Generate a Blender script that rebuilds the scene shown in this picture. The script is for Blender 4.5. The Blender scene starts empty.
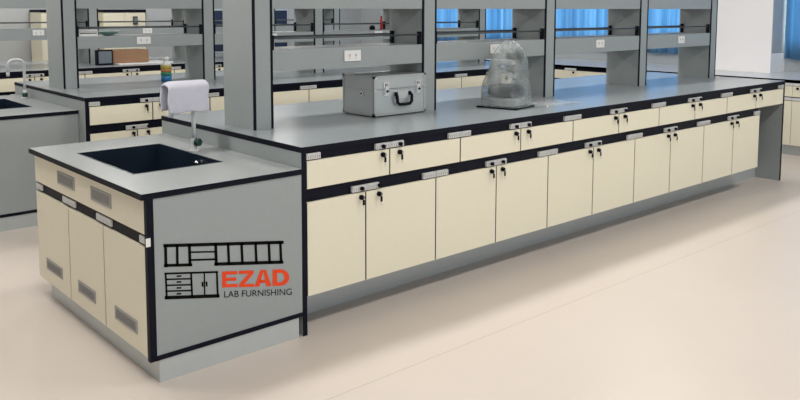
import bpy, bmesh, math, random
from mathutils import Matrix, Vector, noise
random.seed(7)
C = bpy.context.scene.collection
scn = bpy.context.scene

# ------------------------------------------------------------------ camera
cam_d = bpy.data.cameras.new('camera'); cam = bpy.data.objects.new('camera', cam_d); C.objects.link(cam)
yaw, pit, rol = 0.717491, 0.0951535, 0.0008
F = Vector((math.sin(yaw)*math.cos(pit), math.cos(yaw)*math.cos(pit), -math.sin(pit)))
R = Vector((math.cos(yaw), -math.sin(yaw), 0)); U = R.cross(F)
R2 = R*math.cos(rol)+U*math.sin(rol); U2 = -R*math.sin(rol)+U*math.cos(rol)
m = Matrix((R2, U2, -F)).transposed().to_4x4(); m.translation = Vector((-1.9587, -2.8134, 1.4496))
cam.matrix_world = m
cam_d.sensor_width = 36; cam_d.lens = 794.78*36/800
cam_d.shift_x = (400-387.74)/800; cam_d.shift_y = (84.58-200)/800
cam_d.clip_start = .05; cam_d.clip_end = 100
scn.camera = cam

# ------------------------------------------------------------------ light and exposure
w = bpy.data.worlds.new('world'); scn.world = w; w.use_nodes = True
bg = w.node_tree.nodes['Background']; bg.inputs[0].default_value = (0.93, 0.96, 1.0, 1); bg.inputs[1].default_value = 1.15

def area(name, loc, rot, sx, sy, power, col):
    d = bpy.data.lights.new(name, 'AREA'); d.shape = 'RECTANGLE'; d.size = sx; d.size_y = sy; d.energy = power; d.color = col
    o = bpy.data.objects.new(name, d); C.objects.link(o); o.location = loc; o.rotation_euler = rot
    return o
# daylight arriving at the right-hand windows
area('window_daylight', (7.9, 2.6, 1.9), (0, math.radians(90), 0), 2.2, 9.0, 350, (0.85, 0.93, 1.0))
ADDED_LAMPS = [(x, y) for x in (-1.2, 1.6, 4.4) for y in (-1.9, 0.9, 4.0, 6.8)]  # grid of unseen ceiling lamps, added to fill the room with light
for lx, ly in ADDED_LAMPS:
    area('added_ceiling_fill', (lx, ly, 2.93), (0, 0, 0), 1.15,   .28, 36, (1.0, 0.97, 0.93))
vs = scn.view_settings
vs.view_transform = 'Standard'; vs.look = 'None'; vs.gamma = 1; vs.use_curve_mapping = False; vs.exposure = -0.10

# ------------------------------------------------------------------ materials
def mat(name, col, rough=.5, metal=0., spec=.5, var=.04, scale=30., bump=0., bscale=200., coat=0.):
    M = bpy.data.materials.new(name); M.use_nodes = True; nt = M.node_tree; b = nt.nodes['Principled BSDF']
    tc = nt.nodes.new('ShaderNodeTexCoord'); n = nt.nodes.new('ShaderNodeTexNoise'); n.inputs['Scale'].default_value = scale
    n.inputs['Detail'].default_value = 3
    nt.links.new(tc.outputs['Object'], n.inputs['Vector'])
    mx = nt.nodes.new('ShaderNodeMix'); mx.data_type = 'RGBA'
    mx.inputs['A'].default_value = (*[c*(1-var) for c in col], 1); mx.inputs['B'].default_value = (*[min(1, c*(1+var)) for c in col], 1)
    nt.links.new(n.outputs['Fac'], mx.inputs['Factor']); nt.links.new(mx.outputs['Result'], b.inputs['Base Color'])
    b.inputs['Roughness'].default_value = rough; b.inputs['Metallic'].default_value = metal
    b.inputs['Specular IOR Level'].default_value = spec; b.inputs['Coat Weight'].default_value = coat
    if bump:
        n2 = nt.nodes.new('ShaderNodeTexNoise'); n2.inputs['Scale'].default_value = bscale
        nt.links.new(tc.outputs['Object'], n2.inputs['Vector'])
        bp = nt.nodes.new('ShaderNodeBump'); bp.inputs['Strength'].default_value = bump; bp.inputs['Distance'].default_value = .002
        nt.links.new(n2.outputs['Fac'], bp.inputs['Height']); nt.links.new(bp.outputs['Normal'], b.inputs['Normal'])
    return M
SILLTOP = mat('pale_worktop', (.62, .63, .64), .25)
CREAM = mat('cream_laminate', (.76, .72, .57), .42, var=.02)
GREY = mat('grey_laminate', (.30, .332, .334), .45, var=.03)
STEELGREY = mat('plinth_grey', (.52, .56, .57), .35, metal=.4, var=.03)
TOP = mat('worktop_grey', (.27, .30, .315), .23, var=.05, scale=60, spec=.6)
TOPS = mat('sink_top_grey', (.35, .37, .37), .2, var=.04, scale=60)
BLACK = mat('black_edging', (.004, .005, .012), .5, var=.1, spec=.12)
RODM = mat('dark_steel_rod', (.10, .11, .12), .4, metal=.5)
BASIN = mat('black_sink_polymer', (.014, .024, .04), .22, var=.1)
ALU = mat('brushed_aluminium', (.62, .63, .64), .38, metal=.55, var=.05)
CLIP = mat('pale_grip_plastic', (.62, .63, .62), .4, var=.05)
ALUCASE = mat('aluminium_case_sheet', (.44, .475, .48), .34, metal=.45, var=.05, scale=14)
TRIM = mat('dull_aluminium_trim', (.42, .44, .44), .4, metal=.5, var=.05)
CHROME = mat('chrome', (.7, .7, .72), .15, metal=1)
WHITE = mat('white_plastic', (.78, .78, .76), .4, var=.02)
FAUCET = mat('pale_enamelled_metal', (.62, .65, .65), .3, var=.02)
GREEN = mat('dark_green_plastic', (.006, .045, .04), .4)
VENT = mat('vent_grey', (.33, .33, .32), .5)
SLOT = mat('vent_slot_grey', (.22, .22, .21), .6)
TOWEL = mat('lavender_white_cloth', (.60, .60, .68), .9, var=.06, scale=40, bump=.6, bscale=350, spec=.1)
WALLW = mat('white_wall_paint', (.93, .91, .905), .8, var=.01, bump=.05)
WALLL = mat('light_blocker_wall_grey', (.6, .6, .6), .8, var=.02)  # only for the unseen wall that holds back light on the left
WALLG = mat('grey_wall_paint', (.42, .44, .45), .8, var=.02)
CEIL = mat('ceiling_paint', (.75, .75, .74), .9, var=.01)
CARD = mat('brown_cardboard', (.30, .17, .095), .8, var=.1, scale=20)
PAPER = mat('white_paper', (.8, .8, .8), .7)
NAVY = mat('navy_board', (.012, .022, .055), .5)
RED = mat('red_plastic', (.55, .02, .02), .4)
TEAL = mat('teal_plastic', (.30, .48, .46), .4)
DTEAL = mat('dark_teal_plastic', (.03, .10, .10), .4)
ORANGE = mat('orange_label', (.5, .2, .05), .5)
YELLOW = mat('yellow_label', (.5, .42, .08), .5)
LEAF = mat('green_label', (.03, .20, .10), .5)
BLUE = mat('blue_label', (.02, .16, .36), .5)
LOGOK = mat('black_print', (.003, .003, .003), .6, spec=.08)
LOGOR = mat('orange_red_print', (.78, .07, .018), .6, spec=.15)
DARKM = mat('dark_instrument_grey', (.03, .035, .045), .4)
PALEM = mat('pale_instrument_grey', (.5, .52, .52), .4)
SCREEN = mat('dull_screen_glass', (.16, .19, .22), .15)

SEAM = -.53
def floor_mat():
    M = bpy.data.materials.new('beige_vinyl_floor'); M.use_nodes = True; nt = M.node_tree; b = nt.nodes['Principled BSDF']
    tc = nt.nodes.new('ShaderNodeTexCoord')
    a = nt.nodes.new('ShaderNodeTexNoise'); a.inputs['Scale'].default_value = 160; a.inputs['Detail'].default_value = 4
    c = nt.nodes.new('ShaderNodeTexNoise'); c.inputs['Scale'].default_value = 1.4; c.inputs['Detail'].default_value = 3
    for q in (a, c): nt.links.new(tc.outputs['Object'], q.inputs['Vector'])
    r = nt.nodes.new('ShaderNodeValToRGB'); r.color_ramp.elements[0].position = .3; r.color_ramp.elements[1].position = .7
    r.color_ramp.elements[0].color = (.60, .53, .47, 1); r.color_ramp.elements[1].color = (.645, .575, .51, 1)
    ad = nt.nodes.new('ShaderNodeMath'); ad.operation = 'MULTIPLY_ADD'; ad.inputs[1].default_value = .5
    nt.links.new(a.outputs['Fac'], ad.inputs[0])
    h = nt.nodes.new('ShaderNodeMath'); h.operation = 'MULTIPLY'; h.inputs[1].default_value = .5
    nt.links.new(c.outputs['Fac'], h.inputs[0]); nt.links.new(h.outputs[0], ad.inputs[2])
    nt.links.new(ad.outputs[0], r.inputs[0]); sx = nt.nodes.new('ShaderNodeSeparateXYZ'); nt.links.new(tc.outputs['Object'], sx.inputs[0])
    cm = nt.nodes.new('ShaderNodeMath'); cm.operation = 'COMPARE'; cm.inputs[1].default_value = SEAM; cm.inputs[2].default_value = .0025
    nt.links.new(sx.outputs['Y'], cm.inputs[0]); mm = nt.nodes.new('ShaderNodeMix'); mm.data_type = 'RGBA'; mm.inputs['B'].default_value = (.47, .42, .35, 1)
    nt.links.new(cm.outputs[0], mm.inputs['Factor']); nt.links.new(r.outputs[0], mm.inputs['A']); nt.links.new(mm.outputs['Result'], b.inputs['Base Color'])
    b.inputs['Roughness'].default_value = .36
    bp = nt.nodes.new('ShaderNodeBump'); bp.inputs['Strength'].default_value = .05; bp.inputs['Distance'].default_value = .002
    nt.links.new(a.outputs['Fac'], bp.inputs['Height']); nt.links.new(bp.outputs['Normal'], b.inputs['Normal'])
    return M
FLOOR = floor_mat()
def curtain_mat():
    M = bpy.data.materials.new('blue_blind_fabric'); M.use_nodes = True; nt = M.node_tree
    for n in list(nt.nodes): nt.nodes.remove(n)
    out = nt.nodes.new('ShaderNodeOutputMaterial'); mix = nt.nodes.new('ShaderNodeMixShader'); mix.inputs[0].default_value = .6
    d = nt.nodes.new('ShaderNodeBsdfDiffuse'); t = nt.nodes.new('ShaderNodeBsdfTranslucent')
    tc = nt.nodes.new('ShaderNodeTexCoord'); mp = nt.nodes.new('ShaderNodeMapping'); mp.inputs['Scale'].default_value = (1, 5.5, .05)
    n = nt.nodes.new('ShaderNodeTexNoise'); n.inputs['Scale'].default_value = 3.
    nt.links.new(tc.outputs['Object'], mp.inputs[0]); nt.links.new(mp.outputs[0], n.inputs['Vector'])
    r = nt.nodes.new('ShaderNodeValToRGB'); r.color_ramp.elements[0].position = .35; r.color_ramp.elements[1].position = .68
    r.color_ramp.elements[0].color = (.21, .42, .62, 1); r.color_ramp.elements[1].color = (.38, .60, .78, 1)
    nt.links.new(n.outputs['Fac'], r.inputs[0])
    for q in (d, t): nt.links.new(r.outputs[0], q.inputs['Color'])
    nt.links.new(d.outputs[0], mix.inputs[1]); nt.links.new(t.outputs[0], mix.inputs[2]); nt.links.new(mix.outputs[0], out.inputs[0])
    return M
BLIND = curtain_mat()
def film_mat(name, alpha, col, rough, wav=9.):
    M = bpy.data.materials.new(name); M.use_nodes = True; nt = M.node_tree; b = nt.nodes['Principled BSDF']
    b.inputs['Base Color'].default_value = (*col, 1); b.inputs['Roughness'].default_value = rough
    tc = nt.nodes.new('ShaderNodeTexCoord'); n = nt.nodes.new('ShaderNodeTexNoise'); n.inputs['Scale'].default_value = wav; n.inputs['Detail'].default_value = 4
    n.inputs['Distortion'].default_value = 1.
    nt.links.new(tc.outputs['Object'], n.inputs['Vector'])
    mr = nt.nodes.new('ShaderNodeMapRange'); mr.inputs['From Min'].default_value = .3; mr.inputs['From Max'].default_value = .7
    mr.inputs['To Min'].default_value = alpha[0]; mr.inputs['To Max'].default_value = alpha[1]
    nt.links.new(n.outputs['Fac'], mr.inputs[0]); nt.links.new(mr.outputs[0], b.inputs['Alpha'])
    n2 = nt.nodes.new('ShaderNodeTexNoise'); n2.inputs['Scale'].default_value = 22; n2.inputs['Distortion'].default_value = 2
    nt.links.new(tc.outputs['Object'], n2.inputs['Vector'])
    bp = nt.nodes.new('ShaderNodeBump'); bp.inputs['Strength'].default_value = .8; bp.inputs['Distance'].default_value = .012
    nt.links.new(n2.outputs['Fac'], bp.inputs['Height']); nt.links.new(bp.outputs['Normal'], b.inputs['Normal'])
    return M
FILM = film_mat('clear_plastic_bag', (.22, .66), (.32, .36, .36), .2)
SHEETF = film_mat('clear_plastic_sheet', (.1, .5), (.7, .74, .74), .12)
def glass_mat():
    M = bpy.data.materials.new('window_glass'); M.use_nodes = True; nt = M.node_tree
    for n in list(nt.nodes): nt.nodes.remove(n)
    out = nt.nodes.new('ShaderNodeOutputMaterial'); mix = nt.nodes.new('ShaderNodeMixShader'); mix.inputs[0].default_value = .08
    t = nt.nodes.new('ShaderNodeBsdfTransparent'); t.inputs[0].default_value = (.92, .97, .97, 1); g = nt.nodes.new('ShaderNodeBsdfGlossy'); g.inputs['Roughness'].default_value = .02
    nt.links.new(t.outputs[0], mix.inputs[1]); nt.links.new(g.outputs[0], mix.inputs[2]); nt.links.new(mix.outputs[0], out.inputs[0])
    return M
GLASS = glass_mat()
def emit_mat(name, col, s):
    M = bpy.data.materials.new(name); M.use_nodes = True; b = M.node_tree.nodes['Principled BSDF']
    b.inputs['Base Color'].default_value = (.8, .8, .8, 1); b.inputs['Emission Color'].default_value = (*col, 1); b.inputs['Emission Strength'].default_value = s
    return M
DIFF = emit_mat('added_lamp_diffuser', (1, .98, .95), 2.0)  # glow of the added, out-of-view ceiling fixtures

# ------------------------------------------------------------------ mesh helpers
class MB:
    def __init__(s): s.bm = bmesh.new(); s.mats = []
    def mi(s, m):
        if m not in s.mats: s.mats.append(m)
        return s.mats.index(m)
    def box(s, x0, x1, y0, y1, z0, z1, m, bev=0.):
        r = bmesh.ops.create_cube(s.bm, size=1)
        vs = r['verts']
        for v in vs:
            v.co = Vector(((x0+x1)/2+v.co.x*(x1-x0), (y0+y1)/2+v.co.y*(y1-y0), (z0+z1)/2+v.co.z*(z1-z0)))
        fs = {f for v in vs for f in v.link_faces}; i = s.mi(m)
        for f in fs: f.material_index = i
        if bev:
            es = list({e for v in vs for e in v.link_edges})
            q = bmesh.ops.bevel(s.bm, geom=es, offset=bev, segments=2, affect='EDGES', profile=.7)
            for f in q['faces']: f.material_index = i
        return vs
    def cyl(s, a, b, r, m, n=16, r2=None, cap=True):
        a = Vector(a); b = Vector(b); d = b-a
        q = bmesh.ops.create_cone(s.bm, cap_ends=cap, segments=n, radius1=r, radius2=r if r2 is None else r2, depth=d.length)
        M = Matrix.Translation((a+b)/2) @ d.to_track_quat('Z', 'Y').to_matrix().to_4x4()
        i = s.mi(m)
        for v in q['verts']: v.co = M @ v.co
        for f in {f for v in q['verts'] for f in v.link_faces}:
            f.material_index = i; f.smooth = len(f.verts) == 4
    def tube(s, pts, r, m, n=12):
        pts = [Vector(p) for p in pts]; rings = []; i = s.mi(m)
        up = Vector((0, 0, 1))
        for k, p in enumerate(pts):
            t = (pts[min(k+1, len(pts)-1)]-pts[max(k-1, 0)]).normalized()
            a = t.cross(Vector((.13, 1, .07))).normalized(); b = t.cross(a)
            rings.append([s.bm.verts.new(p+a*r*math.cos(j*2*math.pi/n)+b*r*math.sin(j*2*math.pi/n)) for j in range(n)])
        for A, B in zip(rings, rings[1:]):
            for j in range(n):
                f = s.bm.faces.new((A[j], A[(j+1) % n], B[(j+1) % n], B[j])); f.smooth = True; f.material_index = i
        for rr in (rings[0], rings[-1]):
            f = s.bm.faces.new(rr); f.material_index = i
    def lathe(s, c, prof, m, n=24):
        i = s.mi(m); rings = []
        for (r, z) in prof:
            rings.append([s.bm.verts.new((c[0]+r*math.cos(j*2*math.pi/n), c[1]+r*math.sin(j*2*math.pi/n), c[2]+z)) for j in range(n)])
        for A, B in zip(rings, rings[1:]):
            for j in range(n):
                f = s.bm.faces.new((A[j], A[(j+1) % n], B[(j+1) % n], B[j])); f.smooth = True; f.material_index = i
        for rr in (rings[0], rings[-1]): s.bm.faces.new(rr).material_index = i
    def quad(s, vs, m):
        f = s.bm.faces.new([s.bm.verts.new(v) for v in vs]); f.material_index = s.mi(m); return f
    def xf(s, M):
        for v in s.bm.verts: v.co = M @ v.co
        return s
    def build(s, name, parent=None):
        bmesh.ops.recalc_face_normals(s.bm, faces=s.bm.faces)
        me = bpy.data.meshes.new(name); s.bm.to_mesh(me); s.bm.free()
        for m in s.mats: me.materials.append(m)
        o = bpy.data.objects.new(name, me); C.objects.link(o)
        if parent: o.parent = parent; o.matrix_parent_inverse = Matrix.Identity(4)
        return o
# every mesh of a thing is modelled relative to the thing's base (loc)
def thing(name, label, cat, loc=(0, 0, 0), group=None, rz=0):
    o = bpy.data.objects.new(name, None); C.objects.link(o); o.location = loc; o.rotation_euler = (0, 0, rz); o.empty_display_size = .1
    return tag(o, label, cat, group)
def tag(o, label, cat, group=None):
    o['label'] = label; o['category'] = cat
    if group: o['group'] = group
    return o
def struct(o): o['kind'] = 'structure'; return o
def part(o, label): o['label'] = label; return o
def copy_tree(o, parent=None):
    c = o.copy(); C.objects.link(c)
    if parent: c.parent = parent
    for ch in list(o.children): copy_tree(ch, c)
    return c

# ------------------------------------------------------------------ room
XW, YB, XL, YN, ZC = 6.85, 8.0, -4.2, -6.0, 3.0
b = MB(); b.box(XL, XW+.6, YN, YB+.2, -.1, 0, FLOOR); struct(b.build('floor'))
b = MB(); b.box(XL, XW+.6, YN, YB+.2, ZC, ZC+.1, CEIL); struct(b.build('ceiling'))
b = MB(); b.box(XL, XW+.6, YB, YB+.2, 0, ZC, WALLG); struct(b.build('wall_back'))
WIN = [(1.78, 6.95), (-4.6, .95)]
b = MB()
SILL, HEAD = .97, 2.6
ys = [YN, -4.6, .95, 1.78, 6.95, YB]
for a, c in ((YN, -4.6), (.95, 1.78), (6.95, YB)):
    b.box(XW, XW+.6, a, c, 0, ZC, WALLW if c < 3 else WALLG)
for a, c in ((-4.6, .95), (1.78, 6.95)):
    b.box(XW+.36, XW+.6, a, c, 0, SILL, WALLG); b.box(XW, XW+.6, a, c, HEAD, ZC, WALLG)
struct(b.build('wall_right'))
b = MB(); b.box(XL, XL+.1, YN+.001, YB-.03, .001, ZC-.001, WALLL); struct(b.build('light_blocker_wall_left'))  # unseen wall, added to block world light coming from the left
# grey lined window reveals + frames + panes
for k, (a, c) in enumerate(((1.78, 6.95), (-4.6, .95))):
    rt = struct(bpy.data.objects.new('window_%d' % (k+1), None)); C.objects.link(rt); rt.location = (XW+.45, (a+c)/2, SILL)
    f = MB(); L = (c-a)/2; H = HEAD-SILL
    f.box(-.03, .03, -L, L, 0, .06, WHITE); f.box(-.03, .03, -L, L, H-.06, H, WHITE)
    n = 5
    for j in range(n+1):
        y = -L+.03+(2*L-.06)*j/n; f.box(-.029, .029, y-.03, y+.03, .06, H-.06, WHITE)
    f.build('window_frame', rt)
    g = MB()
    for j in range(n):
        y0 = -L+.06+(2*L-.06)*j/n; g.box(-.004, .004, y0, y0+(2*L-.06)/n-.06, .06, H-.06, GLASS)
    g.build('window_pane', rt)
    lin = MB(); e = .008
    lin.box(-.449, -.031, L-e, L-.0005, .0, H, WALLG); lin.build('window_reveal', rt)
def blind(y0, y1, z0, label):
    b = MB(); i = b.mi(BLIND); n = int((y1-y0)/.02); zt = 2.52; A = []
    for k in range(n+1):
        y = y0+(y1-y0)*k/n
        x = .028*math.sin(k*.95)+.012*math.sin(k*.31+1)
        A.append([b.bm.verts.new((XW+.3+x*(1 if z < 1.6 else .7), y, z)) for z in (z0+.006*math.sin(k*.5), 1.2, 1.7, zt)])
    for P, Q in zip(A, A[1:]):
        for j in range(3):
            f = b.bm.faces.new((P[j], Q[j], Q[j+1], P[j+1])); f.smooth = True; f.material_index = i
    b.mi(WHITE)
    o = b.build('window_curtain'); s = o.modifiers.new('thickness', 'SOLIDIFY'); s.thickness = .002
    r = MB(); r.cyl((XW+.3, y0, 2.54), (XW+.3, y1, 2.54), .018, ALU); r.build('curtain_rail', o)
    tag(o, label, 'curtain')
blind(4.33, 6.93, .90, 'blue pleated window curtain on the right wall, at its far end near the room corner')
blind(1.80, 4.30, .90, 'blue pleated window curtain between the white pillar and the room\'s far curtain')
blind(-2.2, .925, .90, 'blue pleated window curtain at the right edge, beside the white pillar')
b = MB(); b.box(XL, XW-.001, YB-.02, YB-.001, 0, .1, GREY); struct(b.build('baseboard_back'))
b = MB(); b.box(2.72, 3.28, YB-.42, YB-.021, 0, ZC-.001, WALLG); struct(b.build('trim_1'))
for k, (lx, ly) in enumerate(ADDED_LAMPS):  # housings for the added fill lamps, all above the view
    row = ('nearest', 'second', 'third', 'far')[k % 4]; col = ('left', 'middle', 'right')[k//4]
    t = thing('added_ceiling_light', 'added unseen white ceiling light, %s row, %s column' % (row, col), 'ceiling light', (lx, ly, 3.0), 'added ceiling lights above the benches')
    f = MB()
    for q in ((-.6, .6, -.16, -.145), (-.6, .6, .145, .16), (-.6, -.585, -.145, .145), (.585, .6, -.145, .145)): f.box(*q, -.06, 0, WHITE)
    f.build('frame', t)
    d = MB(); d.box(-.585, .585, -.145, .145, -.04, -.03, DIFF); d.build('diffuser', t)

# ------------------------------------------------------------------ laboratory benches
TS = [.0244+.48558*i for i in range(11)]                            # drawer joints
DS = [.0244, .361, .82, 1.28, 1.733, 2.183, 2.648, 3.10, 3.566, 4.027, 4.475]   # door joints
LEN = 4.925
ORD = ['nearest the sink end', 'second from the sink end', 'in the middle', 'fourth from the sink end', 'farthest from the sink end']
def clip_mesh(x0, x1, z0, z1, ribs=True):
    b = MB(); b.box(x0, x1, -.0035, .0119, z0, z1, CLIP, .002)
    b.box(x0+.003, x1-.003, -.0065, -.0037, z1-.007, z1-.003, ALU)
    if ribs:
        n = 6
        for k in range(n):
            x = x0+.008+(x1-x0-.016)*k/(n-1); b.box(x-.0015, x+.0015, -.0055, -.0037, z0+.003, z1-.010, VENT)
    return b
def lock_mesh(x, zk, zc):
    b = MB()
    b.cyl((x, -.0002, zk), (x, -.014, zk), .0115, BLACK, 16)
    b.cyl((x, -.014, zk), (x, -.02, zk), .009, BLACK, 12)
    b.box(x-.0012, x+.0012, -.024, -.02, zk-.006, zk+.006, CHROME)
    b.box(x-.0055, x+.0055, -.024, -.020, zk-.034, zk-.009, BLACK, .001)
    b.box(x-.003, x+.003, -.0235, -.0215, zk-.05, zk-.034, CHROME)
    return b
def latch_mesh(x, z):
    b = MB(); b.cyl((x, -.0037, z), (x, -.016, z), .0095, BLACK, 14); b.box(x-.004, x+.004, -.019, -.0162, z-.008, z+.008, BLACK); return b

def bench(which, yf, depth, ry, rd, cols, bands, sockets, pitch=.48558):
    TS = [.0244+pitch*i for i in range(11)]
    g = which+' bench'
    O = (0, yf, 0)
    # worktop
    b = MB(); b.box(.0, LEN, 0, depth, .826, .85, TOP)
    e = .0015
    b.box(-e, LEN+e, -e, .0, .825, .8492, BLACK); b.box(-e, LEN+e, depth, depth+e, .825, .8492, BLACK)
    b.box(-e, 0, 0, depth, .825, .8492, BLACK); b.box(LEN, LEN+e, 0, depth, .825, .8492, BLACK)
    o = b.build('worktop'); o.location = O; tag(o, 'long grey worktop with black edge on the %s' % g, 'worktop')
    # end panels
    for side, x in (('sink end', 0), ('far right end', LEN-.022)):
        b = MB(); b.box(x, x+.022, .002, depth-.002, .0, .825, GREY); o = b.build('end_panel')
        o.location = O; tag(o, 'grey upright end panel with black edging at the %s of the %s' % (side, g), 'panel')
        q = MB(); q.box(x-.0008, x+.0228, -.0005, .0018, 0, .825, BLACK); part(q.build('edge_band', o), 'black front edge')
    b = MB(); b.box(.023, LEN-.023, .66, .678, .0, .824, GREY); o = b.build('back_panel'); o.location = O
    tag(o, 'grey upright panel inside the %s behind its cupboards' % g, 'panel')
    b = MB(); b.box(.0235, LEN-.0235, .205, .22, 0, .14, STEELGREY); o = b.build('plinth'); o.location = O
    tag(o, 'recessed grey kick plinth running along the floor under the %s' % g, 'plinth')
    # drawer pairs
    for k in range(5):
        a, j, c = TS[2*k], TS[2*k+1], TS[2*k+2]
        if k == 4: c = LEN-.0235
        t = thing('drawer_unit', 'pair of cream drawers under the %s worktop, %s' % (which, ORD[k]), 'drawer unit', (a, yf, 0), 'drawer units of the %s' % g)
        s = MB(); s.box(.001, c-a-.001, .021, .60, .66, .822, BLACK); s.build('carcass', t)
        s = MB(); s.box(.0005, c-a-.0005, .012, .0205, .783, .824, BLACK); part(s.build('grip_channel', t), 'black recessed grip channel')
        s = MB(); s.box(j-a-.0036, j-a+.0036, .002, .0205, .661, .7825, BLACK); s.box(.0006, .0036, .002, .0205, .661, .7825, BLACK); part(s.build('joint_strip', t), 'thin black strip between fronts')
        for q, (x0, x1) in enumerate(((a, j), (j, c))):
            d = MB(); d.box(x0-a+.004, x1-a-.004, .0, .019, .6605, .7845, CREAM, .0012); d = d.build('drawer', t)
            if q == 0:
                hs = [(x0-a+.002, x0-a+.076), (x1-a-.088, x1-a-.002)]; lx = x1-a-.047
            else:
                hs = [(x0-a+.002, x0-a+.088), (x1-a-.085, x1-a-.002)]; lx = x0-a+.06
            for h in hs:
                part(clip_mesh(h[0], h[1], .7905, .818).build('handle', d), 'pale grey grip')
            lock_mesh(lx, .763, 0).build('lock', d); latch_mesh(lx, .803).build('latch', d)
    # cupboards
    for k in range(5):
        a, j, c = DS[2*k], DS[2*k+1], DS[2*k+2]
        t = thing('base_cabinet', 'cream two-door cupboard under the drawers of the %s, %s' % (g, ORD[k]), 'cabinet', (a, yf, 0), 'cupboards of the %s' % g)
        s = MB(); s.box(.001, c-a-.001, .021, .60, .178, .655, BLACK); s.build('carcass', t)
        s = MB(); s.box(.0005, c-a-.0005, .012, .0205, .598, .6545, BLACK); part(s.build('grip_channel', t), 'black recessed grip channel')
        s = MB(); s.box(j-a-.0036, j-a+.0036, .002, .0205, .178, .5975, BLACK); s.box(.0006, .0036, .002, .0205, .178, .5975, BLACK); part(s.build('joint_strip', t), 'thin black strip between fronts')
        for q, (x0, x1) in enumerate(((a, j), (j, c))):
            d = MB(); d.box(x0-a+.004, x1-a-.004, .0, .019, .176, .600, CREAM, .0012); d = d.build('door', t)
            if q == 0:
                hs = [(x0-a+.002, x0-a+.07)] if k == 0 else [(x0-a+.002, x0-a+.085)]
                hs.append((x1-a-.08, x1-a-.002)); lx = x1-a-.03 if k == 0 else x1-a-.045
            else:
                hs = [(x0-a+.002, x0-a+.08), (x1-a-.088, x1-a-.002)]; lx = x0-a+(.078 if k == 0 else .045)
            if q == 0 and k == 0: hs = hs[1:]
            for h in hs: part(clip_mesh(h[0], h[1], .606, .634).build('handle', d), 'pale grey grip')
            lock_mesh(lx, .578, 0).build('lock', d); latch_mesh(lx, .62).build('latch', d)
    # reagent rack
    t = thing('reagent_rack', 'grey two-shelf reagent rack with black-edged posts standing on the %s' % g, 'shelf rack', (0, yf+ry, .85))
    z = lambda v: v-.85
    wd = .112
    for x in cols:
        p_ = MB(); p_.box(x, x+wd, .0, rd, 0, 1.1, GREY); p_ = p_.build('post', t)
        q = MB(); q.box(x-.0008, x+.013, -.0012, 0, 0, 1.1, BLACK); q.box(x+wd-.013, x+wd+.0008, -.0012, 0, 0, 1.1, BLACK)
        q.box(x-.0008, x, 0, .006, 0, 1.1, BLACK); q.box(x+wd, x+wd+.0008, 0, .006, 0, 1.1, BLACK)
        part(q.build('edge_band', p_), 'black edging')
    for n_, (x0, x1) in enumerate(zip(cols, cols[1:])):
        a, c = x0+wd+.0012, x1-.0012
        s = MB(); s.box(a, c, .003, rd-.003, z(bands[0]), z(bands[1]), GREY, .002); lo = s.build('lower_shelf', t)
        s = MB(); s.box(a, c, .003, rd-.003, z(1.449), z(1.56), GREY, .002); s.build('upper_shelf', t)
        for yy in (.02, rd-.03):
            r = MB(); r.cyl((a+.012, yy, z(1.30)), (c-.012, yy, z(1.30)), .0052, RODM, 10); r.build('guard_rail', t)
            for xx in (a+.004, c-.004):
                r = MB(); r.box(xx-.010 if xx > (a+c)/2 else xx-.003, xx+.003 if xx > (a+c)/2 else xx+.010, yy-.013, yy+.013, z(bands[1]), z(1.318), BLACK, .002)
                part(r.build('rail_bracket', t), 'black rail bracket')
        if n_ < len(sockets) and sockets[n_]:
            sx, sw, kind = sockets[n_]
            q = MB(); q.box(sx, sx+sw, -.006, .0028, z(1.168), z(1.226), WHITE, .002)
            zc = z(1.197)
            for u in ((.3, .7) if sw > .08 else (.5,)):
                cx = sx+sw*u
                q.box(cx-.006, cx-.003, -.0068, -.0061, zc-.004, zc+.010, SLOT); q.box(cx+.003, cx+.006, -.0068, -.0061, zc-.004, zc+.010, SLOT)
                q.box(cx-.0018, cx+.0018, -.0068, -.0061, zc-.016, zc-.010, SLOT)
            part(q.build('power_socket', t), 'white power socket')
    return t

COLS = [.098, 1.241, 2.385, 3.56, 4.68]
bench('front', 0, 1.367, .545, .29, COLS, (1.135, 1.243), [(.661, .112, 2), (1.829, .10, 2), (2.979, .1, 2), (4.137, .1, 2)])
bench('second', 2.53, 1.55, .71, .33, [.108, 1.262, 2.41, 3.54, 4.68], (1.145, 1.236), [(.685, .115, 2), (1.90, .1, 2), (3.15, .1, 2), None], .4545)
bench('third', 5.22, 1.45, .63, .36, [.13, 1.28, 2.43, 3.57, 4.62], (1.12, 1.235), [(.70, .115, 2), (1.90, .11, 2), (3.1, .1, 2), None])

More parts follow.
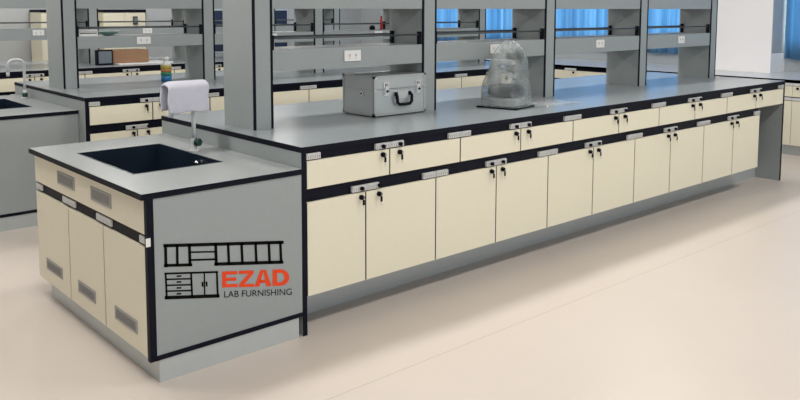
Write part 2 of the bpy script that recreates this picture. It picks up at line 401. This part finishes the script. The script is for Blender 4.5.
# ------------------------------------------------------------------ sink units
def sink_unit(which, yf, L, bx, by, fx, fy, full):
    W = .712
    g = 'beside the %s bench' % which
    # cabinet
    t = thing('sink_cabinet', 'cream vented sink cabinet with grey side panel at the end of the %s bench' % which, 'cabinet', (-W, yf, 0))
    s = MB()
    s.box(.020, W-.003, .022, L-.02, .115, .12, STEELGREY); s.box(.0185, .03, .022, L-.02, .12, .73, BLACK)
    s.box(.03, W-.003, L-.04, L-.02, .12, .73, STEELGREY); s.build('carcass', t)
    s = MB(); s.box(.0, W-.003, .0, .021, .093, .731, GREY); e = s.build('end_panel', t)
    s = MB(); s.box(-.001, .027, -.0015, -.0002, .093, .731, BLACK); s.box(.027, W-.003, -.0015, -.0002, .093, .113, BLACK)
    s.box(-.001, -.0001, -.0002, .0205, .093, .731, BLACK)
    part(s.build('edge_band', e), 'black edging')
    s = MB(); s.box(.0, .018, .0225, L-.02, .592, .731, CREAM, .001); fa = s.build('fascia', t)
    s = MB(); s.box(.010, .0184, .0225, L-.02, .5415, .5915, BLACK); part(s.build('grip_channel', t), 'black recessed grip channel')
    js = [.0225, .436, .848, L-.02]
    def vent(y0, y1, z0, z1, par):
        q = MB(); q.box(-.003, -.0003, y0, y1, z0, z1, VENT, .001)
        n = 6
        for i in range(n):
            zz = z0+.010+(z1-z0-.02)*(i+.5)/n
            q.box(-.0042, -.0031, y0+.015, y1-.015, zz-.002, zz+.002, SLOT)
        part(q.build('vent', par), 'grey vent grille')
    vent(.75, .97, .634, .694, fa); vent(.335, .555, .632, .692, fa)
    s = MB()
    for yj in js[1:3]: s.box(.002, .018, yj-.0036, yj+.0036, .107, .541, BLACK)
    part(s.build('joint_strip', t), 'thin black strips between doors')
    for i in range(3):
        d = MB(); d.box(.0, .018, js[i]+.004, js[i+1]-.004, .105, .541, CREAM, .001); d = d.build('door', t)
        vy = ((.11, .33), (.54, .745), (.95, 1.17))[i]; vent(vy[0], vy[1], .172, .228, d)
        for (y0, y1) in ((js[i]+.002, js[i]+.075), (js[i+1]-.085, js[i+1]-.002)):
            if i == 0 and y0 < .03: y0, y1 = .0015, .075
            q = MB(); q.box(.001, .0095, y0, y1, .553, .581, CLIP, .002)
            for u in range(5):
                yy = y0+.01+(y1-y0-.02)*u/4; q.box(-.0005, .0008, yy-.0015, yy+.0015, .556, .577, ALU)
            part(q.build('handle', d), 'pale grey grip')
    s = MB(); s.box(W-.674-.038+.038, W-.02, .004, .018, 0, .1148, STEELGREY); s.box(.038, .052, .0185, L-.08, 0, .1148, STEELGREY)
    s.bm.verts.ensure_lookup_table()
    s.build('plinth', t)
    s = MB(); s.box(-.007, .012, -.004, -.0016, .55, .583, WHITE, .001); part(s.build('corner_clip', t), 'small white corner clip')
    # worktop with a cut-out
    x0, x1 = bx; y0, y1 = by
    b = MB(); zt, zb = .756, .732; xa, xb, ya, yb = -.732, -.002, -.004, L
    for q in ((xa, xb, ya, y0), (xa, xb, y1, yb), (xa, x0, y0, y1), (x1, xb, y0, y1)): b.box(*q, zb, zt, TOPS)
    bmesh.ops.remove_doubles(b.bm, verts=b.bm.verts, dist=1e-5)
    e = .0015
    b.box(xa-e, xb, ya-e, ya, zb, zt-.0006, BLACK); b.box(xa-e, xb, yb, yb+e, zb, zt-.0006, BLACK); b.box(xa-e, xa, ya, yb, zb, zt-.0006, BLACK)
    o = b.build('worktop'); o.location = (0, yf, 0)
    tag(o, 'low grey worktop with black edge around the sink %s' % g, 'worktop')
    # basin
    b = MB(); t_ = .008; g_ = .0008; D = .27
    xs = (x0+g_, x1-g_); yy = (y0+g_, y1-g_)
    zr = .757
    b.box(xs[0], xs[1], yy[0], yy[0]+t_, zr-D, zr, BASIN); b.box(xs[0], xs[1], yy[1]-t_, yy[1], zr-D, zr, BASIN)
    b.box(xs[0], xs[0]+t_, yy[0]+t_, yy[1]-t_, zr-D, zr, BASIN); b.box(xs[1]-t_, xs[1], yy[0]+t_, yy[1]-t_, zr-D, zr, BASIN)
    b.box(xs[0]+t_, xs[1]-t_, yy[0]+t_, yy[1]-t_, zr-D, zr-D+.01, BASIN)
    o = b.build('sink'); o.location = (0, yf, 0); tag(o, 'black rectangular sink basin let into the low worktop %s' % g, 'sink')
    cx, cy = (x0+x1)/2+.06, (y0+y1)/2
    q = MB(); q.lathe((cx, cy, zr-D+.0105), [(.03, 0), (.03, .004), (.022, .005), (.02, .002)], CHROME, 20); part(q.build('drain', o), 'chrome drain')
    q = MB(); yo = y0+.33*(y1-y0); q.cyl((xs[1]-.0085, yo, .72), (xs[1]-.03, yo, .72), .012, CHROME, 12); q.box(xs[1]-.034, xs[1]-.030, yo-.03, yo+.03, .714, .726, CHROME, .001)
    part(q.build('overflow_cap', o), 'small chrome overflow cap')
    # faucet
    t = thing('faucet', ('pale swan-neck faucet with green knob, mostly under the draped cloth' if full else 'pale swan-neck faucet with green base ring at the left, bare without cloth'), 'faucet', (fx, yf+fy, .756))
    q = MB(); q.lathe((0, 0, 0), [(.026, 0), (.026, .006), (.015, .010), (.0145, .06), (.012, .065)], FAUCET, 20); q.build('base', t)
    q = MB()
    hh = .30; rr = .046; pts = [(0, 0, .06), (0, 0, .15), (0, 0, hh-rr)]
    for k in range(1, 7): a = math.pi/2*k/6; pts.append((-rr+rr*math.cos(a), 0, hh-rr+rr*math.sin(a)))
    for k in range(0, 7): a = math.pi/2*k/6; pts.append((-.075-rr*math.sin(a)*.9, 0, hh-rr+rr*math.cos(a)))
    pts += [(-.118, 0, hh-.10)]
    q.tube(pts, .0105, FAUCET); q.lathe((-.118, 0, hh-.125), [(.007, 0), (.0125, .004), (.0125, .03)], FAUCET, 14); q.build('spout', t)
    q = MB()
    if full:
        q.cyl((.003, -.008, .046), (.006, -.018, .047), .008, GREEN, 12)
        q.cyl((.005, -.016, .047), (.012, -.036, .047), .021, GREEN, 8, .017)
        for k in range(6):
            a = k*math.pi/3; q.cyl((.009, -.027, .047), (.009+.019*math.cos(a), -.027-.004*math.cos(a), .047+.020*math.sin(a)), .0045, GREEN, 6)
    else:
        q.lathe((0, 0, .008), [(.019, 0), (.021, .012), (.019, .034), (.013, .036)], GREEN, 12)
    part(q.build('tap_knob', t), 'dark green knob')
    return t
sink_unit('front', 0, 1.317, (-.605, -.178), (.362, 1.015), -.150, .696, True)
sink_unit('second', 2.655, 1.317, (-.583, -.178), (.395, 1.06), -.045, 1.01, False)

# towel folded over the front faucet's spout
def towel():
    b = MB(); i = b.mi(TOWEL)
    x0, x1 = -.300, -.088; yc = .696; zt = 1.106; hw = .048
    prof = []
    def outer(off):
        P = []
        for k in range(9): P.append((yc-hw+off, .955+ (zt-.03-.955)*k/8))
        for k in range(1, 8):
            a = math.pi*k/8; P.append((yc-(hw-off)*math.cos(a), zt-.03+(.03-off)*math.sin(a)))
        for k in range(9): P.append((yc+hw-off, zt-.03-(zt-.03-.965)*k/8))
        return P
    n = 26; G = []
    for u in range(n+1):
        f = u/n; x = x0+(x1-x0)*f; ring = []
        sag = .006*math.sin(f*9)+.004*math.sin(f*21+1)
        edge = max(0, 1-f*9)
        for k, (y, z) in enumerate(outer(0)):
            h = (zt-z)/.15
            nz = noise.noise(Vector((x*14, y*14, z*9)))*.007*h
            bow = -.006*math.sin(f*math.pi)*(1 if y < yc else -1)*h
            dz = -.004*math.sin(f*math.pi*3)*h-.012*edge*(1-h)
            ring.append(b.bm.verts.new((x+.003*math.sin(z*60)*(1 if u in (0, n) else 0), y+nz+bow+sag*.3*h, z+dz)))
        G.append(ring)
    for A, B in zip(G, G[1:]):
        for k in range(len(A)-1):
            f = b.bm.faces.new((A[k], A[k+1], B[k+1], B[k])); f.smooth = True; f.material_index = i
    o = b.build('towel'); s = o.modifiers.new('thickness', 'SOLIDIFY'); s.thickness = .012; s.offset = -1
    s2 = o.modifiers.new('soft', 'SUBSURF'); s2.levels = 1; s2.render_levels = 1
    tag(o, 'folded lavender-white cloth draped over the faucet beside the front sink', 'towel')
towel()

# ------------------------------------------------------------------ wall bench under the windows
XB = 6.17
b = MB(); b.box(XB, XW-.001, -4.0, 7.9, .731, .756, SILLTOP)
for a_, c_ in ((-3.99, .949), (1.781, 6.949)): b.box(XW-.001, XW+.358, a_, c_, .731, .756, SILLTOP); b.box(XB-.0015, XB, -4.0, 7.9, .731, .7555, BLACK)
tag(b.build('worktop'), 'long low pale grey worktop along the window wall at the right', 'worktop')
b = MB(); b.box(XB+.06, XB+.075, -4.0, 7.9, 0, .1, STEELGREY); tag(b.build('plinth'), 'grey kick plinth along the floor under the window wall cupboards', 'plinth')
ws = [round(-2.645+.44*2*k, 3) for k in range(12)]
wproto = None
for k, y in enumerate(ws[:10]):
    if wproto is None:
        t = wproto = thing('wall_cabinet', '', 'cabinet', (XB, y, 0), 'cupboards under the window wall worktop')
        s = MB(); s.box(.021, .64, .001, .878, .105, .729, STEELGREY); s.build('carcass', t)
        s = MB(); s.box(.012, .0205, .001, .878, .69, .729, BLACK); s.box(.012, .0205, .001, .878, .545, .585, BLACK); part(s.build('grip_channel', t), 'black recessed grip channels')
        for q in range(2):
            a = .44*q
            d = MB(); d.box(0, .019, a+.002, a+.438, .588, .693, CREAM, .001); d = d.build('drawer', t)
            h = MB(); h.box(-.006, .0115, (.36 if q == 0 else .442), (.438 if q == 0 else .52), .697, .722, CLIP, .001); part(h.build('handle', d), 'pale grey grip')
            if q == 0:
                h = MB(); h.cyl((-.0002, .39, .672), (-.016, .39, .672), .012, BLACK, 14); h.build('lock', d)
            d = MB(); d.box(0, .019, a+.002, a+.438, .105, .547, CREAM, .001); d = d.build('door', t)
            h = MB(); h.box(-.006, .0115, (.36 if q == 0 else .442), (.438 if q == 0 else .52), .552, .578, CLIP, .001); part(h.build('handle', d), 'pale grey grip')
    else:
        t = copy_tree(wproto); t.location = (XB, y, 0)
    t['label'] = 'cream cupboard under the window worktop, %s counted from the near right end' % ['first', 'second', 'third', 'fourth', 'fifth', 'sixth', 'seventh', 'eighth', 'ninth', 'tenth'][k]

# ------------------------------------------------------------------ aluminium flight case
t = thing('aluminium_case', 'silver aluminium equipment case with black handle standing on the front worktop', 'case', (.842, .512, .8505))
W, D, H = .392, .275, .228
f = MB(); f.box(.0, W, 0, D, .006, .152, ALUCASE, .004); f.build('body', t)
f = MB(); f.box(.0, W, 0, D, .1535, H, ALUCASE, .004); f.build('lid', t)
f = MB(); e = .002; r_ = .014
for z0, z1 in ((.006, .006+r_), (H-r_, H)):
    f.box(-e, W+e, -e, -.0003, z0, z1, TRIM); f.box(-e, -.0003, -e, D+e, z0, z1, TRIM); f.box(W+.0003, W+e, -e, D+e, z0, z1, TRIM); f.box(-e, W+e, D+.0003, D+e, z0, z1, TRIM)
for x0, x1, y0, y1 in ((-e, r_, -e, -.0003), (W-r_, W+e, -e, -.0003), (-e, -.0003, -e, r_), (-e, -.0003, D-r_, D+e)): f.box(x0, x1, y0, y1, .006, H, TRIM)
f.box(r_, W-r_, -e, -.0003, .146, .152, TRIM); f.box(r_, W-r_, -e, -.0003, .154, .160, TRIM); f.box(-e, -.0003, r_, D-r_, .147, .158, TRIM)
part(f.build('frame_trim', t), 'brighter aluminium corner trim')
for x in (.010, W-.010):
    for z in (.014, .15, H-.012):
        q = MB(); q.cyl((x, -.002, z), (x, -.0045, z), .005, CHROME, 10); q.build('rivet', t)
for x in (.088, .330):
    q = MB(); q.box(x-.021, x+.021, -.006, -.0022, .115, .19, CHROME, .002); q.box(x-.014, x+.014, -.013, -.0062, .122, .165, ALU, .003); q.cyl((x, -.013, .142), (x, -.018, .142), .007, BLACK, 10)
    q.box(x-.010, x+.010, -.011, -.0062, .168, .186, VENT, .002)
    q.build('latch', t)
q = MB(); hx, hz = .210, .098
q.box(hx-.055, hx+.055, -.005, -.0022, hz-.004, hz+.036, PALEM, .002)
pts = [(hx-.052, -.006, hz+.028), (hx-.056, -.02, hz+.012), (hx-.054, -.022, hz-.022), (hx-.040, -.022, hz-.035), (hx, -.022, hz-.037), (hx+.040, -.022, hz-.035), (hx+.054, -.022, hz-.022), (hx+.056, -.02, hz+.012), (hx+.052, -.006, hz+.028)]
q.tube(pts, .009, BLACK, 10); q.box(hx-.06, hx-.042, -.012, -.0022, hz+.012, hz+.034, BLACK, .002); q.box(hx+.042, hx+.06, -.012, -.0022, hz+.012, hz+.034, BLACK, .002)
part(q.build('handle', t), 'black carrying handle')
q = MB(); q.cyl((-.0022, .10, .128), (-.008, .10, .128), .013, CHROME, 16); q.cyl((-.008, .10, .128), (-.010, .10, .128), .006, BLACK, 10); q.build('side_stud', t)
for x in (.02, W-.02):
    for y in (.02, D-.02):
        q = MB(); q.cyl((x, y, 0), (x, y, .0062), .014, BLACK, 12); q.build('foot', t)

# ------------------------------------------------------------------ bagged microscope
t = thing('microscope', 'laboratory microscope wrapped in a clear plastic bag on the front worktop', 'microscope', (1.785, .372, .8505), rz=math.radians(12))
q = MB(); q.box(-.135, .115, -.14, .13, 0, .009, BLACK, .003); part(q.build('base_tray', t), 'flat black tray')
q = MB(); q.box(-.10, .09, -.11, .11, .0125, .06, PALEM, .012); q.build('foot', t)
q = MB(); q.lathe((0, 0, .062), [(.07, 0), (.108, .012), (.108, .062), (.09, .072)], BLACK, 28); q.cyl((0, 0, .0605), (0, 0, .0625), .05, DARKM); q.build('stage', t)
q = MB(); q.box(-.03, .035, .05, .10, .135, .27, PALEM, .012); q.box(-.03, .035, -.05, .10, .255, .29, PALEM, .012); q.build('arm', t)
q = MB(); q.cyl((0, -.03, .2545), (0, -.03, .215), .028, DARKM); q.cyl((.01, -.045, .215), (.012, -.055, .165), .012, CHROME); q.cyl((-.012, -.02, .215), (-.016, -.01, .17), .011, CHROME); q.build('nosepiece', t)
q = MB(); q.box(-.005, .10, -.070, .0, .292, .332, BLACK, .01); q.cyl((.035, -.03, .32), (.035, -.06, .345), .014, DARKM); q.cyl((.075, -.03, .32), (.075, -.06, .345), .014, DARKM); q.build('head', t)
b = MB(); i = b.mi(FILM); n = 48
prof = [(.0095, .145, .15), (.014, .148, .15), (.03, .138, .138), (.06, .145, .135), (.10, .142, .13), (.14, .138, .125), (.18, .125, .118), (.22, .112, .11), (.26, .102, .105), (.30, .093, .10), (.335, .080, .088), (.36, .062, .07), (.38, .044, .05), (.395, .028, .03), (.402, .012, .012)]
rings = []
for z, rx, ry in prof:
    ring = []
    for k in range(n):
        a = 2*math.pi*k/n; ca, sa = math.cos(a), math.sin(a)
        sq = (abs(ca)**3.2+abs(sa)**3.2)**(-1/3.2)
        v = Vector((rx*ca*sq, ry*sa*sq, z))
        nn = noise.noise(Vector((ca*2.2, sa*2.2, z*11)))*.028+noise.noise(Vector((ca*6, sa*6, z*24+5)))*.010
        if z < .02: nn *= .25
        lean = .055*max(0, z-.04)/.36
        v = Vector((v.x*(1+nn/.12*.5)+lean, v.y*(1+nn/.12*.5), z+(.012*noise.noise(Vector((ca*3, sa*3, 9))) if z > .05 else .0)))
        ring.append(b.bm.verts.new(v))
    rings.append(ring)
for A, B in zip(rings, rings[1:]):
    for k in range(n):
        f = b.bm.faces.new((A[k], A[(k+1) % n], B[(k+1) % n], B[k])); f.smooth = True; f.material_index = i
b.bm.faces.new(rings[-1]).material_index = i
o = b.build('plastic_bag', t); part(o, 'crumpled clear plastic bag'); s = o.modifiers.new('s', 'SUBSURF'); s.levels = 1; s.render_levels = 1
# loose clear sheet beside it
b = MB(); i = b.mi(SHEETF); nx, ny = 14, 12; G = []
for u in range(nx+1):
    G.append([b.bm.verts.new((-.17+.36*u/nx+.012*math.sin(v*.9), -.15+.30*v/ny+.01*math.sin(u*.8), .0015+.006*abs(noise.noise(Vector((u*.5, v*.5, 3)))))) for v in range(ny+1)])
for A, B in zip(G, G[1:]):
    for v in range(ny):
        f = b.bm.faces.new((A[v], A[v+1], B[v+1], B[v])); f.smooth = True; f.material_index = i
o = b.build('plastic_sheet'); o.location = (2.10, .33, .8505); s = o.modifiers.new('s', 'SOLIDIFY'); s.thickness = .0008; s.offset = 1
tag(o, 'flat loose clear plastic sheet lying right of the bagged microscope', 'plastic sheet')

# ------------------------------------------------------------------ things on the second and third benches
t = thing('plastic_bottle', 'white-capped bottle with yellow, orange, green and blue bands on the second worktop', 'bottle', (.965, 3.32, .8505))
q = MB()
for z0, z1, mm in ((.0, .05, BLUE), (.05, .08, LEAF), (.08, .105, ORANGE), (.105, .135, YELLOW)): q.lathe((0, 0, z0), [(.043, 0), (.043, z1-z0)], mm, 20)
q.lathe((0, 0, .135), [(.043, 0), (.038, .012), (.022, .028), (.02, .04)], WHITE, 20); q.build('body', t)
q = MB(); q.lathe((0, 0, .1755), [(.024, 0), (.024, .026), (.015, .03)], WHITE, 16); q.build('cap', t)
t = thing('cardboard_box', 'brown cardboard box lying on the third worktop behind the left rack', 'box', (1.425, 5.55, .86))
q = MB(); q.box(0, .40, 0, .3, .012, .15, CARD, .003); q.build('carton', t)
q = MB(); q.box(0, .40, .148, .152, .1505, .1512, PAPER); q.build('tape', t)
b = MB(); b.box(0, .62, -.06, .34, 0, .009, PAPER, .002); o = b.build('paper_stack'); o.location = (1.44, 5.49, .8505); tag(o, 'flat white stack of paper under the brown cardboard box', 'paper')
bpy.data.objects['cardboard_box'].location.z = .8605-.012+.0
t = thing('glass_front_instrument', 'small dark-framed glass-fronted instrument left of the cardboard box on third bench', 'instrument', (1.235, 5.50, .8505))
q = MB(); q.box(0, .165, 0, .07, 0, .16, BLACK, .004); q.build('housing', t)
q = MB(); q.box(.013, .152, -.004, -.0005, .02, .147, SCREEN); q.build('glass_front', t)
t = thing('white_tray', 'shallow white tray with black stripes on the lower shelf of the second rack', 'tray', (.25, 3.30, 1.2365))
q = MB(); q.box(0, .15, 0, .24, 0, .006, WHITE); q.box(0, .15, 0, .005, .006, .05, WHITE); q.box(0, .15, .235, .24, .006, .05, WHITE); q.box(0, .005, .005, .235, .006, .05, WHITE); q.box(.145, .15, .005, .235, .006, .05, WHITE); q.build('tray', t)
q = MB(); q.box(.01, .14, -.001, -.0002, .020, .026, BLACK); q.build('stripe', t)
q = MB(); q.lathe((0, 0, 0), [(.02, 0), (.06, .012), (.085, .03), (.088, .034), (.08, .030), (.055, .014), (.015, .005)], TEAL, 24)
o = q.build('teal_bowl'); o.location = (.53, 3.42, 1.2365); tag(o, 'shallow pale teal bowl on the lower shelf of the second rack', 'bowl')
t = thing('red_bottle', 'slim red bottle on the lower shelf of the second rack', 'bottle', (3.392, 3.42, 1.2365))
q = MB(); q.lathe((0, 0, 0), [(.014, 0), (.014, .10), (.008, .115), (.008, .12)], RED, 14); q.build('body', t)
q = MB(); q.lathe((0, 0, .1205), [(.010, 0), (.010, .018)], RED, 12); q.build('cap', t)
t = thing('ink_pot', 'small black pot with lid on the second rack shelf left of the red bottle', 'pot', (3.27, 3.42, 1.2365))
q = MB(); q.lathe((0, 0, 0), [(.026, 0), (.03, .01), (.03, .028), (.022, .034)], BLACK, 18); q.build('body', t)
q = MB(); q.lathe((0, 0, .0345), [(.02, 0), (.02, .010)], BLACK, 16); q.build('lid', t)

# ------------------------------------------------------------------ back wall furniture
def tall_cabinet(x0, x1, label):
    t = thing('tall_cabinet', label, 'cabinet', (x0, YB-.45, 0), 'tall cream cabinets by the back wall'); W = x1-x0
    q = MB(); q.box(0, W, .021, .425, 0, 1.40, CREAM); q.build('body', t)
    q = MB(); q.box(-.005, W+.005, -.005, .43, 1.4005, 1.435, BLACK); part(q.build('top', t), 'black top board')
    for k in range(2):
        d = MB(); d.box(W/2*k+.002, W/2*(k+1)-.002, 0, .020, .1, 1.395, CREAM, .001); d = d.build('door', t)
        xh = W/2+(-.03 if k == 0 else .03)
        h = MB(); h.box(xh-.006, xh+.006, -.012, -.0003, .7, .82, ALU, .002); h.build('handle', d)
    return t
tall_cabinet(2.12, 2.70, 'cream tall cabinet with black top at the back wall, left of the grey pillar')
tall_cabinet(1.33, 1.91, 'cream tall cabinet with black top at the back wall, leftmost of the two')
b = MB(); b.box(0, 1.32, 0, .015, 0, .62, NAVY); b.box(-.02, 1.34, .003, .012, -.02, .64, ALU)
o = b.build('notice_board'); o.location = (3.98, YB-.0365+.02, .80); tag(o, 'wide dark navy notice board with metal frame on the back wall', 'notice board')
b = MB(); b.box(0, .06, 0, .02, 0, .11, DARKM, .003); b.box(.008, .052, -.003, -.0005, .02, .09, SCREEN)
o = b.build('wall_switch'); o.location = (2.52, YB-.4715, 1.235); tag(o, 'small dark rectangular control on the front of the cream cabinet', 'switch')

# ------------------------------------------------------------------ printed sign on the sink cabinet side
def PX(x, y):                                                       # sheet coordinates (140 x 68 units) on the side panel
    u, v = (x-160)/140, (y-236)/68
    X = (-.660+(.647)*u)*(1-v)+(-.668+.652*u)*v
    Z = (.583-.124*u)*(1-v)+(.316-.163*u)*v
    # perspective-true placement of the columns
    return X, Z
HM = None
def solve_h():
    src = [(160, 236), (300, 236), (160, 304), (300, 304)]; dst = [(-.6600, .5833), (-.0130, .4589), (-.6680, .3157), (-.0158, .1530)]
    A = []; B = []
    for (x, y), (X, Z) in zip(src, dst):
        A.append([x, y, 1, 0, 0, 0, -X*x, -X*y]); B.append(X); A.append([0, 0, 0, x, y, 1, -Z*x, -Z*y]); B.append(Z)
    import numpy as np
    return list(np.linalg.solve(np.array(A, float), np.array(B, float)))+[1]
HM = solve_h()
def P(x, y):
    d = HM[6]*x+HM[7]*y+1
    return Vector(((HM[0]*x+HM[1]*y+HM[2])/d, -.0008, (HM[3]*x+HM[4]*y+HM[5])/d))
def poly(b, pts, m): b.quad([P(*p) for p in pts], m)
def seg(b, x0, y0, x1, y1, t, m):
    dx, dy = x1-x0, y1-y0; L = math.hypot(dx, dy); t = t*1.75 if m is LOGOK else t; nx, ny = -dy/L*t/2, dx/L*t/2; ex, ey = dx/L*t/2, dy/L*t/2
    poly(b, [(x0-ex+nx, y0-ey+ny), (x1+ex+nx, y1+ey+ny), (x1+ex-nx, y1+ey-ny), (x0-ex-nx, y0-ey-ny)], m)
sign = thing('printed_sign', 'cabinet outline logo with orange EZAD lettering on the grey sink panel', 'sign', (0, -.0004, 0))
b = MB(); K = LOGOK
q = lambda X, Y: (158+X*.175, 234+Y*.175)                            # enlarged crop -> sheet units
def s5(x0, y0, x1, y1, t=1.1): a = q(x0, y0); c = q(x1, y1); seg(b, *a, *c, t, K)
# wall-cabinet row
s5(40, 67, 708, 47, 1.9); s5(42, 180, 186, 176, 1.7); s5(330, 172, 706, 160, 1.9)
s5(42, 68, 45, 182, 1.7); s5(108, 68, 110, 176, 1.5); s5(178, 66, 182, 176, 1.7)
s5(182, 104, 328, 101, .9); s5(182, 149, 328, 144, 1.1); s5(328, 60, 332, 172, 1.7)
for xx in (399, 476, 556, 632, 698): s5(xx, 58-(xx-399)*.03, xx+5, 168-(xx-399)*.03, 1.5)
# base row
s5(42, 226, 336, 217, 1.1); s5(48, 363, 340, 353, 2.0); s5(43, 226, 50, 363, 1.1); s5(188, 222, 194, 356, 1.1); s5(335, 217, 340, 355, 1.1)
for yy in (259, 293, 326): s5(46, yy, 190, yy-4, .9)
s5(263, 220, 266, 354, .8)
for yy in (241, 274, 308, 341): s5(110, yy, 128, yy-1, .9)
s5(253, 278, 254, 296, 1.0); s5(276, 276, 277, 294, 1.0)
b.build('cabinet_drawing', sign)
for o_ in (sign,): pass
# big letters E Z A D
b = MB()
def lt(x, y): return (224+x*.1751, 234+y*.175)
def LP(pts): b_pts = [lt(*p) for p in pts]; poly(b, b_pts, LOGOR)
# E
LP([(-12, 214), (12, 213), (12, 304), (-12, 306)])
LP([(12, 213), (74, 211), (74, 230), (12, 232)]); LP([(12, 250), (68, 248), (68, 266), (12, 268)]); LP([(12, 286), (76, 284), (76, 303), (12, 304)])
# Z
LP([(84, 210), (168, 207), (168, 225), (84, 229)]); LP([(138, 226), (168, 225), (116, 285), (84, 287)]); LP([(84, 287), (170, 283), (170, 301), (84, 303)])
# A
LP([(206, 205), (223, 205), (223, 214), (201, 299), (172, 301)]); LP([(223, 205), (240, 204), (270, 297), (241, 298), (223, 214)]); LP([(206.5, 262), (232, 261), (236.5, 279), (202.5, 280)])
# D
LP([(276, 203), (302, 202), (302, 296), (276, 297)])
cx_, cy_ = 318, 249; pr = None
N = 14
for k in range(N):
    a0 = -math.pi/2+math.pi*k/N; a1 = -math.pi/2+math.pi*(k+1)/N
    o0 = (cx_+54*math.cos(a0), cy_-1+47*math.sin(a0)); o1 = (cx_+54*math.cos(a1), cy_-1+47*math.sin(a1))
    i0 = (cx_+26*math.cos(a0), cy_-1+27*math.sin(a0)); i1 = (cx_+26*math.cos(a1), cy_-1+27*math.sin(a1))
    LP([i0, o0, o1, i1])
LP([(302, 202), (318, 201), (318, 221), (302, 222)]); LP([(302, 276), (318, 275), (318, 295), (302, 296)])
part(b.build('lettering_large', sign), 'orange EZAD lettering')
cu = bpy.data.curves.new('text', 'FONT'); cu.body = 'LAB FURNISHING'; cu.size = 1
to = bpy.data.objects.new('text', cu); C.objects.link(to)
bpy.context.view_layer.update()
me = bpy.data.meshes.new_from_object(to.evaluated_get(bpy.context.evaluated_depsgraph_get()))
bpy.data.objects.remove(to)
xm = [v.co.x for v in me.vertices]; x0, x1 = min(xm), max(xm); y1 = max(v.co.y for v in me.vertices); y0 = 0
for v in me.vertices:
    u = (v.co.x-x0)/(x1-x0); h = v.co.y/y1
    X = 0+u*386; Y = 362-u*15-h*36
    v.co = P(*lt(X, Y))
me.materials.append(LOGOK)
o = bpy.data.objects.new('lettering_small', me); C.objects.link(o); o.parent = sign; part(o, 'black LAB FURNISHING lettering')
